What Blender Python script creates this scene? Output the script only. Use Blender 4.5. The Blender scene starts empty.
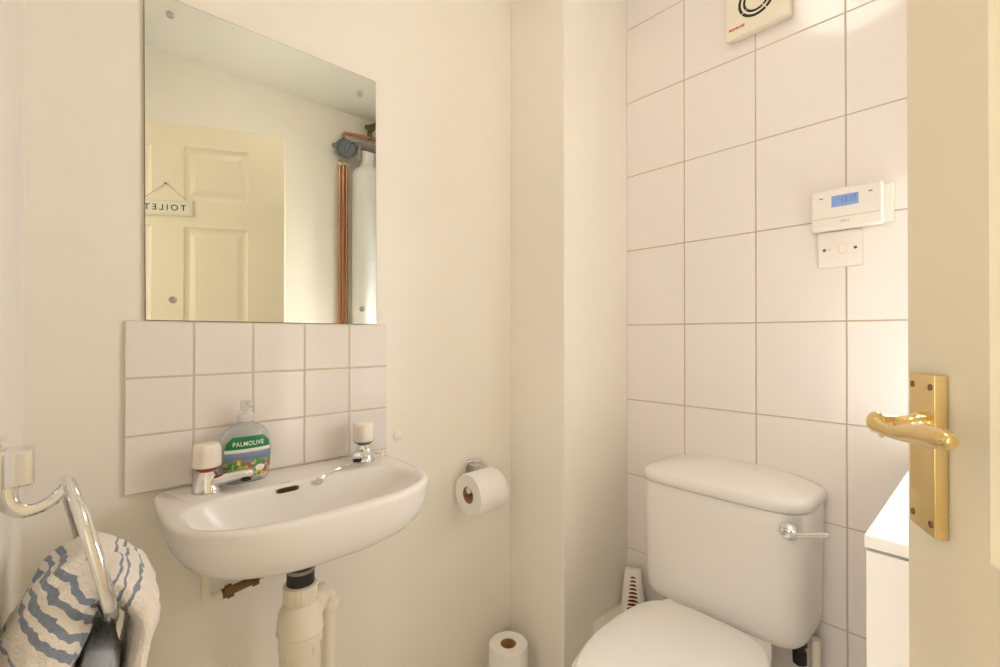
import bpy, bmesh, math, random
from mathutils import Vector, Matrix, noise
random.seed(4)
C = bpy.context.scene.collection
H = 1.11                      # camera height above the floor
PI = math.pi

# ------------------------------------------------------------------ materials
def new_mat(name):
    m = bpy.data.materials.new(name); m.use_nodes = True
    nt = m.node_tree
    b = nt.nodes['Principled BSDF']
    return m, nt, b
def srgb(r, g, b):
    f = lambda c: (c/12.92 if c <= 0.04045 else ((c+0.055)/1.055)**2.4)
    return (f(r/255), f(g/255), f(b/255), 1)
def simple(name, col, rough=0.5, metal=0.0, coat=0.0, bump=None, spec=0.5, trans=0, ior=1.45):
    m, nt, b = new_mat(name)
    b.inputs['Base Color'].default_value = col
    b.inputs['Roughness'].default_value = rough
    b.inputs['Metallic'].default_value = metal
    b.inputs['Coat Weight'].default_value = coat
    b.inputs['Specular IOR Level'].default_value = spec
    b.inputs['Transmission Weight'].default_value = trans
    b.inputs['IOR'].default_value = ior
    if bump:
        sc, st, dist = bump
        tc = nt.nodes.new('ShaderNodeTexCoord'); n = nt.nodes.new('ShaderNodeTexNoise')
        n.inputs['Scale'].default_value = sc; n.inputs['Detail'].default_value = 4
        bp = nt.nodes.new('ShaderNodeBump'); bp.inputs['Strength'].default_value = st; bp.inputs['Distance'].default_value = dist
        nt.links.new(tc.outputs['Object'], n.inputs['Vector'])
        nt.links.new(n.outputs['Fac'], bp.inputs['Height']); nt.links.new(bp.outputs['Normal'], b.inputs['Normal'])
    return m
def emit(name, col, strength):
    m, nt, b = new_mat(name)
    b.inputs['Base Color'].default_value = col
    b.inputs['Emission Color'].default_value = col
    b.inputs['Emission Strength'].default_value = strength
    return m
M = {}
DAY, HALL, LAMP, EXPO, SUN = 60, 6, 3.5, 0.87, 40
M['wall'] = simple('wall_paint', srgb(244, 239, 229), 0.6, bump=(60, 0.08, 0.002))
M['ceiling'] = simple('ceiling_paint', srgb(240, 238, 230), 0.7, bump=(40, 0.1, 0.002))
M['door'] = simple('door_gloss_cream', srgb(242, 231, 206), 0.35, bump=(25, 0.03, 0.002))
M['gloss_white'] = simple('white_gloss_paint', srgb(238, 232, 218), 0.35)
M['tile'] = simple('white_tile', srgb(238, 232, 228), 0.12, coat=0.2)
M['grout'] = simple('grout', srgb(200, 182, 160), 0.9, bump=(200, 0.3, 0.001))
M['tilegrout'] = simple('splashback_grout', srgb(216, 198, 180), 0.85)
M['ceramic'] = simple('white_ceramic', srgb(238, 234, 230), 0.25, coat=0.08)
M['seat'] = simple('white_seat_plastic', srgb(242, 239, 236), 0.22)
M['plastic'] = simple('white_plastic', srgb(239, 233, 225), 0.35)
M['cream_plastic'] = simple('ivory_plastic', srgb(236, 228, 208), 0.4)
M['pvc'] = simple('white_waste_plastic', srgb(238, 229, 211), 0.35)
M['chrome'] = simple('chrome', (0.82, 0.82, 0.81, 1), 0.08, 1)
M['satin'] = simple('satin_metal', (0.45, 0.43, 0.40, 1), 0.35, 1)
M['brass'] = simple('polished_brass', (0.86, 0.66, 0.31, 1), 0.15, 1, bump=(30, 0.03, 0.001))
M['brass_dark'] = simple('tarnished_brass', (0.22, 0.14, 0.06, 1), 0.45, 1, bump=(150, 0.4, 0.001))
M['copper'] = simple('copper_pipe', (0.62, 0.30, 0.17, 1), 0.35, 1)
M['dark'] = simple('black_rubber', (0.02, 0.018, 0.016, 1), 0.5)
M['darkslot'] = simple('dark_recess', (0.03, 0.025, 0.015, 1), 0.7)
M['red'] = simple('red_plastic', (0.55, 0.03, 0.02, 1), 0.35)
M['darkred'] = simple('dark_red_gel', (0.14, 0.015, 0.01, 1), 0.4)
M['bluecap'] = simple('blue_grey_plastic', (0.07, 0.10, 0.13, 1), 0.35)
M['paper'] = simple('tissue_paper', srgb(246, 243, 240), 0.95, bump=(120, 0.15, 0.002))
M['card'] = simple('brown_cardboard', srgb(186, 146, 104), 0.9)
M['mirror'] = simple('mirror_glass', (0.86, 0.89, 0.85, 1), 0.0, 1)
M['mirror_edge'] = simple('mirror_edge', (0.10, 0.10, 0.08, 1), 0.3)
M['cabinet'] = simple('white_laminate', srgb(242, 240, 238), 0.3)
M['slategrey'] = simple('grey_casting', (0.17, 0.19, 0.22, 1), 0.5)
M['greypipe'] = simple('grey_pipe', (0.30, 0.28, 0.25, 1), 0.5)
M['olive'] = simple('old_valve', (0.10, 0.085, 0.03, 1), 0.5)
M['cylwhite'] = simple('white_enamel', srgb(228, 230, 226), 0.4)
M['floor'] = None
M['black'] = simple('black_print', (0.012, 0.012, 0.012, 1), 0.6)
M['greyprint'] = simple('grey_print', (0.22, 0.20, 0.18, 1), 0.6)
M['lightgreyprint'] = simple('light_grey_print', (0.42, 0.40, 0.37, 1), 0.6)
M['redprint'] = simple('red_print', (0.55, 0.025, 0.02, 1), 0.6)
M['whiteprint'] = simple('white_print', (0.9, 0.9, 0.88, 1), 0.6)
M['string'] = simple('string', (0.35, 0.30, 0.22, 1), 0.9)
M['signwood'] = simple('sign_board', srgb(238, 230, 208), 0.6)
M['frosted'] = None
M['clearplastic'] = simple('clear_plastic', (0.62, 0.66, 0.66, 1), 0.08)
M['clearplastic'].node_tree.nodes['Principled BSDF'].inputs['Alpha'].default_value = 0.42
M['pumpplastic'] = simple('translucent_white', (0.90, 0.88, 0.84, 1), 0.3)
M['pumpplastic'].node_tree.nodes['Principled BSDF'].inputs['Alpha'].default_value = 0.55
M['knob'] = simple('white_acrylic_knob', srgb(244, 236, 222), 0.15, coat=0.3)
M['lampglass'] = emit('lamp_opal_glass', (1.0, 0.915, 0.815, 1), LAMP)
M['hallfill'] = emit('hall_fill_opal', (1.0, 0.86, 0.68, 1), 9.0)  # glow for the fill light added in the unseen hall
# lcd
m, nt, b = new_mat('blue_lcd'); M['lcd'] = m
b.inputs['Base Color'].default_value = (0.20, 0.30, 0.58, 1); b.inputs['Roughness'].default_value = 0.2
b.inputs['Emission Color'].default_value = (0.17, 0.30, 0.70, 1); b.inputs['Emission Strength'].default_value = 0.12
M['lcd_digit'] = simple('lcd_digit', (0.07, 0.12, 0.30, 1), 0.4)
# window glass: clear pane that lets daylight straight through
m = bpy.data.materials.new('window_glass'); m.use_nodes = True; nt = m.node_tree; nt.nodes.clear()
o_ = nt.nodes.new('ShaderNodeOutputMaterial'); tr = nt.nodes.new('ShaderNodeBsdfTransparent'); gl = nt.nodes.new('ShaderNodeBsdfGlossy')
mx = nt.nodes.new('ShaderNodeMixShader'); mx.inputs[0].default_value = 0.06; gl.inputs['Roughness'].default_value = 0.02
nt.links.new(tr.outputs[0], mx.inputs[1]); nt.links.new(gl.outputs[0], mx.inputs[2]); nt.links.new(mx.outputs[0], o_.inputs[0]); M['glass'] = m
# vinyl floor
m, nt, b = new_mat('vinyl_floor'); M['floor'] = m
tc = nt.nodes.new('ShaderNodeTexCoord'); br = nt.nodes.new('ShaderNodeTexBrick')
br.inputs['Scale'].default_value = 3.3; br.offset = 0; br.inputs['Mortar Size'].default_value = 0.008
br.inputs['Brick Width'].default_value = 1; br.inputs['Row Height'].default_value = 1
br.inputs['Color1'].default_value = srgb(230, 226, 218); br.inputs['Color2'].default_value = srgb(226, 221, 212); br.inputs['Mortar'].default_value = srgb(170, 158, 142)
nt.links.new(tc.outputs['Object'], br.inputs['Vector']); nt.links.new(br.outputs['Color'], b.inputs['Base Color']); b.inputs['Roughness'].default_value = 0.4
# towel: white terry with blue-grey bands across its length (UV y = distance along the cloth in metres + 0.5)
m, nt, b = new_mat('striped_terry'); M['towel'] = m
uv = nt.nodes.new('ShaderNodeTexCoord'); sp = nt.nodes.new('ShaderNodeSeparateXYZ'); nt.links.new(uv.outputs['UV'], sp.inputs[0])
nz = nt.nodes.new('ShaderNodeTexNoise'); nz.inputs['Scale'].default_value = 38; nz.inputs['Detail'].default_value = 2; nt.links.new(uv.outputs['Object'], nz.inputs['Vector'])
ma = nt.nodes.new('ShaderNodeMath'); ma.operation = 'MULTIPLY_ADD'; ma.inputs[1].default_value = 0.022; nt.links.new(nz.outputs['Fac'], ma.inputs[0]); nt.links.new(sp.outputs[1], ma.inputs[2])
nz2 = nt.nodes.new('ShaderNodeTexNoise'); nz2.inputs['Scale'].default_value = 600; nt.links.new(uv.outputs['Object'], nz2.inputs['Vector'])
ma2 = nt.nodes.new('ShaderNodeMath'); ma2.operation = 'MULTIPLY_ADD'; ma2.inputs[1].default_value = 0.0016; nt.links.new(nz2.outputs['Fac'], ma2.inputs[0]); nt.links.new(ma.outputs[0], ma2.inputs[2])
cr = nt.nodes.new('ShaderNodeValToRGB'); cr.color_ramp.interpolation = 'CONSTANT'
OFF = 0.5 + 0.0118
TW = srgb(240, 232, 222); TB = srgb(136, 147, 166)
bands = [(-0.200, 0.009), (-0.182, 0.009), (-0.164, 0.009), (-0.1215, 0.0038), (-0.097, 0.009), (-0.0805, 0.009), (-0.065, 0.009), (-0.0485, 0.009), (-0.023, 0.0038), (0.039, 0.004), (0.052, 0.0038), (0.067, 0.004), (0.11, 0.01)]
els = cr.color_ramp.elements
els[0].position = 0; els[0].color = TW
els.remove(els[1])
for p_, w_ in bands:
    e = els.new(p_ + OFF); e.color = TB
    e = els.new(p_ + w_ + OFF); e.color = TW
nt.links.new(ma2.outputs[0], cr.inputs[0]); nt.links.new(cr.outputs['Color'], b.inputs['Base Color'])
b.inputs['Roughness'].default_value = 0.95
b.inputs['Sheen Weight'].default_value = 0.3
bp = nt.nodes.new('ShaderNodeBump'); bp.inputs['Strength'].default_value = 0.7; bp.inputs['Distance'].default_value = 0.003
nz3 = nt.nodes.new('ShaderNodeTexNoise'); nz3.inputs['Scale'].default_value = 320; nt.links.new(uv.outputs['Object'], nz3.inputs['Vector'])
nt.links.new(nz3.outputs['Fac'], bp.inputs['Height']); nt.links.new(bp.outputs['Normal'], b.inputs['Normal'])
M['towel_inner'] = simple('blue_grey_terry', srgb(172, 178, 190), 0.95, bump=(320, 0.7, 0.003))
# soap label (UV 0..1)
m, nt, b = new_mat('soap_label'); M['label'] = m
uv = nt.nodes.new('ShaderNodeTexCoord'); sp = nt.nodes.new('ShaderNodeSeparateXYZ'); nt.links.new(uv.outputs['UV'], sp.inputs[0])
cr = nt.nodes.new('ShaderNodeValToRGB'); cr.color_ramp.interpolation = 'LINEAR'; els = cr.color_ramp.elements
els[0].position = 0; els[0].color = srgb(120, 140, 130); els[1].position = 0.30; els[1].color = srgb(150, 160, 160)
for p_, c_ in [(0.45, srgb(112, 134, 160)), (0.60, srgb(140, 158, 182)), (0.625, srgb(232, 236, 228)), (0.69, srgb(232, 236, 228)), (0.70, srgb(10, 118, 62)), (1.0, srgb(14, 128, 70))]:
    e = els.new(p_); e.color = c_
nt.links.new(sp.outputs[1], cr.inputs[0])
vo = nt.nodes.new('ShaderNodeTexVoronoi'); vo.inputs['Scale'].default_value = 13; nt.links.new(uv.outputs['UV'], vo.inputs['Vector'])
sv = nt.nodes.new('ShaderNodeSeparateColor'); nt.links.new(vo.outputs['Color'], sv.inputs[0])
cr2 = nt.nodes.new('ShaderNodeValToRGB'); cr2.color_ramp.interpolation = 'CONSTANT'; e2 = cr2.color_ramp.elements
e2[0].position = 0; e2[0].color = srgb(60, 160, 80); e2[1].position = 0.25; e2[1].color = srgb(222, 178, 60)
for p_, c_ in [(0.42, srgb(196, 96, 84)), (0.58, srgb(214, 150, 130)), (0.72, srgb(96, 150, 120)), (0.86, srgb(232, 214, 90))]:
    e = e2.new(p_); e.color = c_
nt.links.new(sv.outputs[0], cr2.inputs[0])
n4 = nt.nodes.new('ShaderNodeTexNoise'); n4.inputs['Scale'].default_value = 4; nt.links.new(uv.outputs['UV'], n4.inputs['Vector'])
a1 = nt.nodes.new('ShaderNodeMath'); a1.operation = 'MULTIPLY_ADD'; a1.inputs[1].default_value = 0.35; nt.links.new(n4.outputs['Fac'], a1.inputs[0]); nt.links.new(sp.outputs[1], a1.inputs[2])
lt = nt.nodes.new('ShaderNodeMath'); lt.operation = 'LESS_THAN'; lt.inputs[1].default_value = 0.56; nt.links.new(a1.outputs[0], lt.inputs[0])
mc = nt.nodes.new('ShaderNodeMix'); mc.data_type = 'RGBA'
nt.links.new(lt.outputs[0], mc.inputs[0]); nt.links.new(cr.outputs['Color'], mc.inputs[6]); nt.links.new(cr2.outputs['Color'], mc.inputs[7])
nt.links.new(mc.outputs[2], b.inputs['Base Color']); b.inputs['Roughness'].default_value = 0.35

# ------------------------------------------------------------------ mesh helpers
class MB:
    def __init__(s): s.v = []; s.f = []; s.mi = []; s.flat = False
    def add(s, vs, fs, mi=0):
        o = len(s.v); s.v += [tuple(p) for p in vs]
        for f in fs: s.f.append(tuple(i+o for i in f)); s.mi.append(mi)
    def box(s, a, b_, mi=0, bev=0.0, seg=2, mat=None):
        s.flat = True; bm = bmesh.new(); bmesh.ops.create_cube(bm, size=1)
        c = [(a[i]+b_[i])/2 for i in range(3)]; d = [abs(b_[i]-a[i]) for i in range(3)]
        for v in bm.verts: v.co = Vector((c[i]+v.co[i]*d[i] for i in range(3)))
        if bev > 0: bmesh.ops.bevel(bm, geom=bm.edges[:], offset=min(bev, min(d)*0.49), segments=seg, profile=0.5, affect='EDGES')
        s.bm(bm, mi, mat)
    def bm(s, bm, mi=0, mat=None):
        bm.verts.index_update()
        vs = [(mat @ v.co if mat else v.co.copy()) for v in bm.verts]
        s.add(vs, [[v.index for v in f.verts] for f in bm.faces], mi); bm.free()
    def loft(s, rings, cap0=True, cap1=True, mi=0, closed=True):
        n = len(rings[0]); o = len(s.v)
        for r in rings: s.v += [tuple(p) for p in r]
        for k in range(len(rings)-1):
            for i in range(n if closed else n-1):
                j = (i+1) % n
                s.f.append((o+k*n+i, o+k*n+j, o+(k+1)*n+j, o+(k+1)*n+i)); s.mi.append(mi)
        if cap0: s.f.append(tuple(o+i for i in reversed(range(n)))); s.mi.append(mi)
        if cap1: s.f.append(tuple(o+(len(rings)-1)*n+i for i in range(n))); s.mi.append(mi)
    def lathe(s, prof, origin=(0, 0, 0), axis=(0, 0, 1), n=40, mi=0, cap0=True, cap1=True):
        ax = Vector(axis).normalized(); q = Vector((0, 0, 1)).rotation_difference(ax); o = Vector(origin)
        rings = [[o + q @ Vector((r*math.cos(2*PI*i/n), r*math.sin(2*PI*i/n), h)) for i in range(n)] for r, h in prof]
        s.loft(rings, cap0, cap1, mi)
    def sweep(s, pts, rad, n=20, mi=0, up=(0, 0, 1), sub=0, sq=2.0):
        """rad: list of (a,b): a along the side, b along 'up'"""
        P = [Vector(p) for p in pts]; R = [(r, r) if not isinstance(r, tuple) else r for r in (rad if isinstance(rad, list) else [rad]*len(P))]
        if sub:
            P2, R2 = [], []
            for k in range(len(P)-1):
                p0 = P[max(k-1, 0)]; p1 = P[k]; p2 = P[k+1]; p3 = P[min(k+2, len(P)-1)]
                for j in range(sub):
                    t = j/sub
                    P2.append(0.5*((2*p1)+(p2-p0)*t+(2*p0-5*p1+4*p2-p3)*t*t+(3*p1-p0-3*p2+p3)*t**3))
                    R2.append(tuple(R[k][q]*(1-t)+R[k+1][q]*t for q in (0, 1)))
            P2.append(P[-1]); R2.append(R[-1]); P, R = P2, R2
        rings = []; upv = Vector(up)
        side = None
        for k in range(len(P)):
            t = (P[min(k+1, len(P)-1)]-P[max(k-1, 0)]).normalized()
            if side is None:
                sd = t.cross(upv)
                if sd.length < 1e-4: sd = t.cross(Vector((1, 0, 0)))
            else: sd = side-t*side.dot(t)
            side = sd.normalized(); u = side.cross(t)
            ring = []
            for i in range(n):
                a = 2*PI*i/n; ca, sa = math.cos(a), math.sin(a)
                ca = math.copysign(abs(ca)**(2/sq), ca); sa = math.copysign(abs(sa)**(2/sq), sa)
                ring.append(P[k]+side*ca*R[k][0]+u*sa*R[k][1])
            rings.append(ring)
        s.loft(rings, True, True, mi)
    def build(s, name, mats, parent=None, smooth=True, angle=35, xf=None, fix=True):
        me = bpy.data.meshes.new(name); vs = [xf @ Vector(p) for p in s.v] if xf else s.v
        me.from_pydata([tuple(p) for p in vs], [], s.f)
        for m_ in (mats if isinstance(mats, list) else [mats]): me.materials.append(m_)
        me.polygons.foreach_set('material_index', s.mi)
        if fix:
            bm = bmesh.new(); bm.from_mesh(me); bmesh.ops.recalc_face_normals(bm, faces=bm.faces[:]); bm.to_mesh(me); bm.free()
        me.update()
        if smooth:
            me.polygons.foreach_set('use_smooth', [True]*len(me.polygons)); me.set_sharp_from_angle(angle=math.radians(angle))
        o = bpy.data.objects.new(name, me); C.objects.link(o)
        if smooth and s.flat:
            wn_ = o.modifiers.new('weighted_normal', 'WEIGHTED_NORMAL'); wn_.keep_sharp = True; wn_.weight = 60
        if parent is not None:
            o.parent = parent
            if xf is None: o.matrix_parent_inverse = parent_inv(parent)
        return o
def parent_inv(p):
    """children are written in world coordinates: undo the parent's own transform"""
    m = Matrix.Identity(4); q = p
    while q is not None:
        m = (Matrix.Translation(q.location) @ q.rotation_euler.to_matrix().to_4x4()) @ (q.matrix_parent_inverse if q.parent else Matrix.Identity(4)) @ Matrix.Identity(4) if q is p and q.parent is None else m
        q = q.parent
    if p.parent is None: return m.inverted()
    return Matrix.Identity(4)
def thing(name, label, cat, loc=(0, 0, 0), group=None):
    o = bpy.data.objects.new(name, None); C.objects.link(o); o.empty_display_size = 0.05
    o.location = loc; o['label'] = label; o['category'] = cat
    if group: o['group'] = group
    return o
def tag(o, label, cat, group=None):
    o['label'] = label; o['category'] = cat
    if group: o['group'] = group
    return o
def struct(o): o['kind'] = 'structure'; return o
def text_mesh(body, size, extrude=0.0002, bold=0.0, spacing=1.0):
    cu = bpy.data.curves.new('lettering', 'FONT'); cu.body = body; cu.size = size; cu.align_x = 'CENTER'; cu.align_y = 'CENTER'
    cu.extrude = extrude; cu.offset = bold; cu.space_character = spacing
    ob = bpy.data.objects.new('lettering', cu); C.objects.link(ob)
    dg = bpy.context.evaluated_depsgraph_get(); dg.update()
    me = bpy.data.meshes.new_from_object(ob.evaluated_get(dg))
    vs = [v.co.copy() for v in me.vertices]; fs = [tuple(p.vertices) for p in me.polygons]
    bpy.data.objects.remove(ob); bpy.data.curves.remove(cu); bpy.data.meshes.remove(me)
    return vs, fs
def dome(mb, c, r, h, axis, mi=0, n=24):
    prof = [(r, 0)] + [(r*math.cos(a*PI/2/6), h*math.sin(a*PI/2/6)) for a in range(1, 6)] + [(r*0.02, h)]
    mb.lathe(prof, c, axis, n, mi)
def superD(cx, yb, yf, hw, n1, n2, z, cnt=96, axis='y', mid=None):
    """closed plan outline. axis 'y': depth along y from the back yb to the front yf, width along x about cx."""
    mid = mid if mid is not None else (yb+yf)/2
    out = []
    for i in range(cnt):
        a = 2*PI*i/cnt; ca, sa = math.cos(a), math.sin(a)
        n = n1 if ca >= 0 else n2
        w = math.copysign(abs(sa)**(2/n), sa)*hw
        d = (yf-mid)*abs(ca)**(2/n) if ca >= 0 else (yb-mid)*abs(ca)**(2/n)
        out.append((cx+w, mid+d, z) if axis == 'y' else (mid+d, cx+w, z))
    return out

# ------------------------------------------------------------------ room numbers
WL = -0.006          # painted left wall
BX, BY = 0.2185, 1.0463   # boxing in the far left corner
D = 1.378            # face of the tiles on the far wall
WR = 1.45            # right wall
YF = -0.0635         # inner face of the door wall
ZC = H+1.275         # ceiling
# -- floor, ceiling, walls
mb = MB(); mb.box((-0.1, -1.45, -0.08), (2.0, 1.54, 0)); struct(mb.build('floor', M['floor']))
mb = MB(); mb.box((-0.1, -1.45, ZC), (2.0, 1.54, ZC+0.08)); struct(mb.build('ceiling', M['ceiling']))
mb = MB(); mb.box((-0.1, YF-0.1, 0), (WL, 1.5, ZC)); struct(mb.build('wall_left', M['wall']))
mb = MB(); mb.box((WL, BY, 0), (BX, D+0.006, ZC), bev=0.002); struct(mb.build('wall_boxing', M['wall']))
mb = MB(); mb.box((WR, YF-0.1, 0), (WR+0.1, 1.5, ZC)); struct(mb.build('wall_right', M['wall'], smooth=False))
# the window in the far wall, hidden behind the open door from here
wx0, wx1, wz0, wz1 = 0.950, 1.165, H-0.20, H+0.52
# door wall
dx0, dx1, dz = 0.53, 1.375, 1.99
mb = MB(); mb.box((WL, YF-0.1, 0), (dx0, YF, ZC)); mb.box((dx1, YF-0.1, 0), (WR, YF, ZC)); mb.box((dx0, YF-0.1, dz), (dx1, YF, ZC))
struct(mb.build('wall_front', M['wall'], smooth=False))
mb = MB()
mb.box((dx0, YF-0.1, 0), (dx0+0.018, YF-0.005, dz), bev=0.002); mb.box((dx1-0.006, YF-0.1, 0), (dx1, YF-0.05, dz), bev=0.002); mb.box((dx0, YF-0.1, dz-0.004), (dx1, YF-0.005, dz), bev=0.001)
mb.box((dx0-0.055, YF-0.115, 0), (dx0+0.006, YF-0.1, dz+0.055), bev=0.004); mb.box((dx1-0.006, YF-0.115, 0), (dx1+0.055, YF-0.1, dz+0.055), bev=0.004)
mb.box((dx0-0.055, YF-0.115, dz), (dx1+0.055, YF-0.1, dz+0.055), bev=0.004)
struct(mb.build('trim_1', M['gloss_white']))
# far wall: body, grout bed and tiles
mb = MB()
def with_hole(xa, xb, ya, yb, mi):
    mb.box((xa, ya, 0), (wx0, yb, ZC), mi); mb.box((wx1, ya, 0), (xb, yb, ZC), mi)
    mb.box((wx0, ya, 0), (wx1, yb, wz0), mi); mb.box((wx0, ya, wz1), (wx1, yb, ZC), mi)
with_hole(-0.1, WR+0.1, D+0.006, D+0.07, 0)
with_hole(BX, WR, D+0.0015, D+0.007, 1)
tw, th_, x0, z0 = 0.20265, 0.251, 0.2177, H+1.0407
for i in range(0, 7):
    for j in range(-1, 9):
        xa, xb = x0+i*tw+0.0016, x0+(i+1)*tw-0.0016
        zt, zb = z0-j*th_-0.0016, z0-(j+1)*th_+0.0016
        xa = max(xa, BX+0.0003); xb = min(xb, WR); zt = min(zt, ZC); zb = max(zb, 0)
        if xb-xa < 0.01 or zt-zb < 0.01: continue
        pieces = [(xa, xb, zb, zt)]
        if xb > wx0 and xa < wx1 and zt > wz0 and zb < wz1:      # cut round the window opening
            pieces = [(xa, min(xb, wx0), zb, zt), (max(xa, wx1), xb, zb, zt), (max(xa, wx0), min(xb, wx1), zb, min(zt, wz0)), (max(xa, wx0), min(xb, wx1), max(zb, wz1), zt)]
        for a_, b_, c_, d_ in pieces:
            if b_-a_ > 0.004 and d_-c_ > 0.004: mb.box((a_, D, c_), (b_, D+0.006, d_), 2, bev=0.0012, seg=2)
struct(mb.build('wall_back', [M['wall'], M['grout'], M['tile']]))
# skirting
mb = MB(); mb.box((WL, YF, 0), (WL+0.014, BY, 0.09), bev=0.004); struct(mb.build('baseboard_left', M['gloss_white']))
# low boxed ledge along the boxing, beside the toilet
mb = MB(); mb.box((BX, 1.185, 0), (BX+0.100, D, H-0.887), bev=0.003); struct(mb.build('trim_2', M['gloss_white']))
# hall beyond the doorway
mb = MB()
mb.box((-0.1, -1.45, 0), (2.0, -1.36, ZC)); mb.box((-0.1, -1.36, 0), (-0.02, YF-0.1, ZC)); mb.box((1.92, -1.36, 0), (2.0, YF-0.1, ZC)); mb.box((WR+0.1, YF-0.1, 0), (1.92, YF, ZC))
struct(mb.build('wall_hall', M['wall'], smooth=False))
hl = thing('hall_fill_light', 'added fill light with a round opal shade in the unseen hall behind the doorway', 'light', (0.95, -0.75, ZC))  # lamp added out of view to send fill light in through the doorway
mb = MB(); mb.lathe([(0.14, 0), (0.14, -0.02), (0.13, -0.022)], (0.95, -0.75, ZC)); mb.build('base', M['plastic'], hl)
mb = MB(); dome(mb, (0.95, -0.75, ZC-0.021), 0.13, 0.06, (0, 0, -1)); mb.build('shade', M['hallfill'], hl)

# -- window
wn = thing('window_1', 'tall narrow white framed window in the tiled wall behind the open door', 'window', ((wx0+wx1)/2, D+0.1, wz0)); wn['kind'] = 'structure'
mb = MB(); f = 0.026; ya, yb = D+0.025, D+0.065
mb.box((wx0, ya, wz0), (wx0+f, yb, wz1), bev=0.004); mb.box((wx1-f, ya, wz0), (wx1, yb, wz1), bev=0.004)
mb.box((wx0+f, ya, wz0), (wx1-f, yb, wz0+f), bev=0.004); mb.box((wx0+f, ya, wz1-f), (wx1-f, yb, wz1), bev=0.004)
mb.build('window_frame', M['gloss_white'], wn)
mb = MB(); mb.box((wx0+f, D+0.044, wz0+f), (wx1-f, D+0.048, wz1-f)); mb.build('pane', M['glass'], wn, smooth=False)
mb = MB(); mb.box((wx0, D-0.012, wz0), (wx1, D+0.025, wz0+0.014), bev=0.004); mb.build('window_sill', M['gloss_white'], wn)

# ------------------------------------------------------------------ splashback and mirror
P = 0.107; sy, sz = 0.0638, H+0.0282
mb = MB()
mb.box((WL, sy+0.0005, sz-3*P+0.0005), (-0.0006, 0.593, sz-0.0005), 0)
for i in range(5):
    for j in range(3):
        ya, yb_ = sy+i*P+0.0016, min(sy+(i+1)*P-0.0016, 0.5935)
        mb.box((WL+0.001, ya, sz-(j+1)*P+0.0016), (0.0005, yb_, sz-j*P-0.0016), 1, bev=0.0018, seg=3)
tag(mb.build('splashback', [M['tilegrout'], M['tile']]), 'splashback of square white tiles in three rows above the wash basin', 'splashback')
mr = thing('mirror', 'frameless rectangular wall mirror above the splashback, reflecting a cream door', 'mirror', (WL, 0.33, H+0.03))
my0, my1, mz0, mz1 = 0.0945, 0.5655, H+0.0288, H+0.650
mb = MB(); mb.box((WL, my0, mz0), (-0.0008, my1, mz1), 0)
q = 0.0008
mb.add([(-0.0002, my0+q, mz0+q), (-0.0002, my1-q, mz0+q), (-0.0002, my1-q, mz1-q), (-0.0002, my0+q, mz1-q)], [(0, 1, 2, 3)], 1)
mb.v = [(x, y-0.0045*(z-mz0)/(mz1-mz0), z) for x, y, z in mb.v]
o = mb.build('glass', [M['mirror_edge'], M['mirror']], mr, smooth=False, fix=False)
for y, z in [(0.1303, 0.617), (0.518, 0.603), (0.137, 0.069), (0.525, 0.067)]:
    mb = MB(); dome(mb, (0, y, H+z), 0.0068, 0.005, (1, 0, 0)); mb.build('screw_cap', M['satin'], mr)

# ------------------------------------------------------------------ wash basin
RZ = H-0.296; BYC = 0.339
bs = thing('wash_basin', 'white ceramic wall hung wash basin below the tiled splashback', 'basin', (0, BYC, H-0.44))
prof = [  # half width, back x, front x, z below rim, exponents, mid x
    (0.060, 0.110, 0.238, -0.114, 2.3), (0.110, 0.055, 0.264, -0.111, 2.5), (0.168, 0.008, 0.286, -0.104, 2.9), (0.197, WL, 0.301, -0.093, 3.0), (0.215, WL, 0.312, -0.077, 3.1),
    (0.2265, WL, 0.319, -0.056, 3.1), (0.2325, WL, 0.3235, -0.034, 3.1), (0.2345, WL, 0.3255, -0.016, 3.0), (0.236, WL, 0.326, -0.008, 3.0), (0.235, WL, 0.325, -0.003, 3.0), (0.231, WL, 0.321, 0.0, 3.0)]
rings = [superD(BYC, xb, xf, hw, n, 9, RZ+z*0.935, 128, 'x', mid=min(0.12, xf-0.02) if hw > 0.15 else (xb+xf)/2) for hw, xb, xf, z, n in prof]
inner = [(0.216, 0.098, 0.306, 0.0), (0.211, 0.103, 0.300, -0.002), (0.207, 0.107, 0.295, -0.007), (0.202, 0.110, 0.290, -0.018), (0.189, 0.114, 0.279, -0.040), (0.168, 0.122, 0.262, -0.062), (0.135, 0.135, 0.245, -0.078), (0.090, 0.155, 0.228, -0.086), (0.050, 0.165, 0.218, -0.090), (0.020, 0.178, 0.208, -0.092)]
rings += [superD(BYC, xb, xf, hw, 2.9, 3.2, RZ+z, 128, 'x', mid=0.185) for hw, xb, xf, z in inner]
mb = MB(); mb.loft(rings, True, True); mb.build('bowl', M['ceramic'], bs, angle=50)
mb = MB()
pts = []
for k in range(32):
    a = 2*PI*k/32; ca, sa = math.cos(a), math.sin(a)
    pts.append((math.copysign(abs(ca)**0.5, ca)*0.0195, math.copysign(abs(sa)**0.5, sa)*0.0042))
ovx = lambda z: 0.1105+0.0035*(-z-0.018)/0.027
oy, oz = 0.313, RZ-0.0125
def ring_on(s, off): return [(ovx(oz-RZ+zz*s)+off-0.001+0.0006, oy+yy*s+ (0.0006 if s > 1 else 0), oz+zz*s) for yy, zz in pts]
mb.loft([ring_on(1.12, -0.002), ring_on(1.12, 0.0014), ring_on(1.0, 0.0012)], True, True); mb.build('overflow', M['brass_dark'], bs)
mb = MB(); mb.loft([ring_on(0.93, 0.0010), ring_on(0.90, 0.0016)], True, True); mb.build('overflow_slot', M['darkslot'], bs)
mb = MB()
for k in range(6): mb.box((0.0995, 0.302+k*0.0034, RZ-0.0002), (0.1025, 0.3042+k*0.0034, RZ+0.0003))
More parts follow.
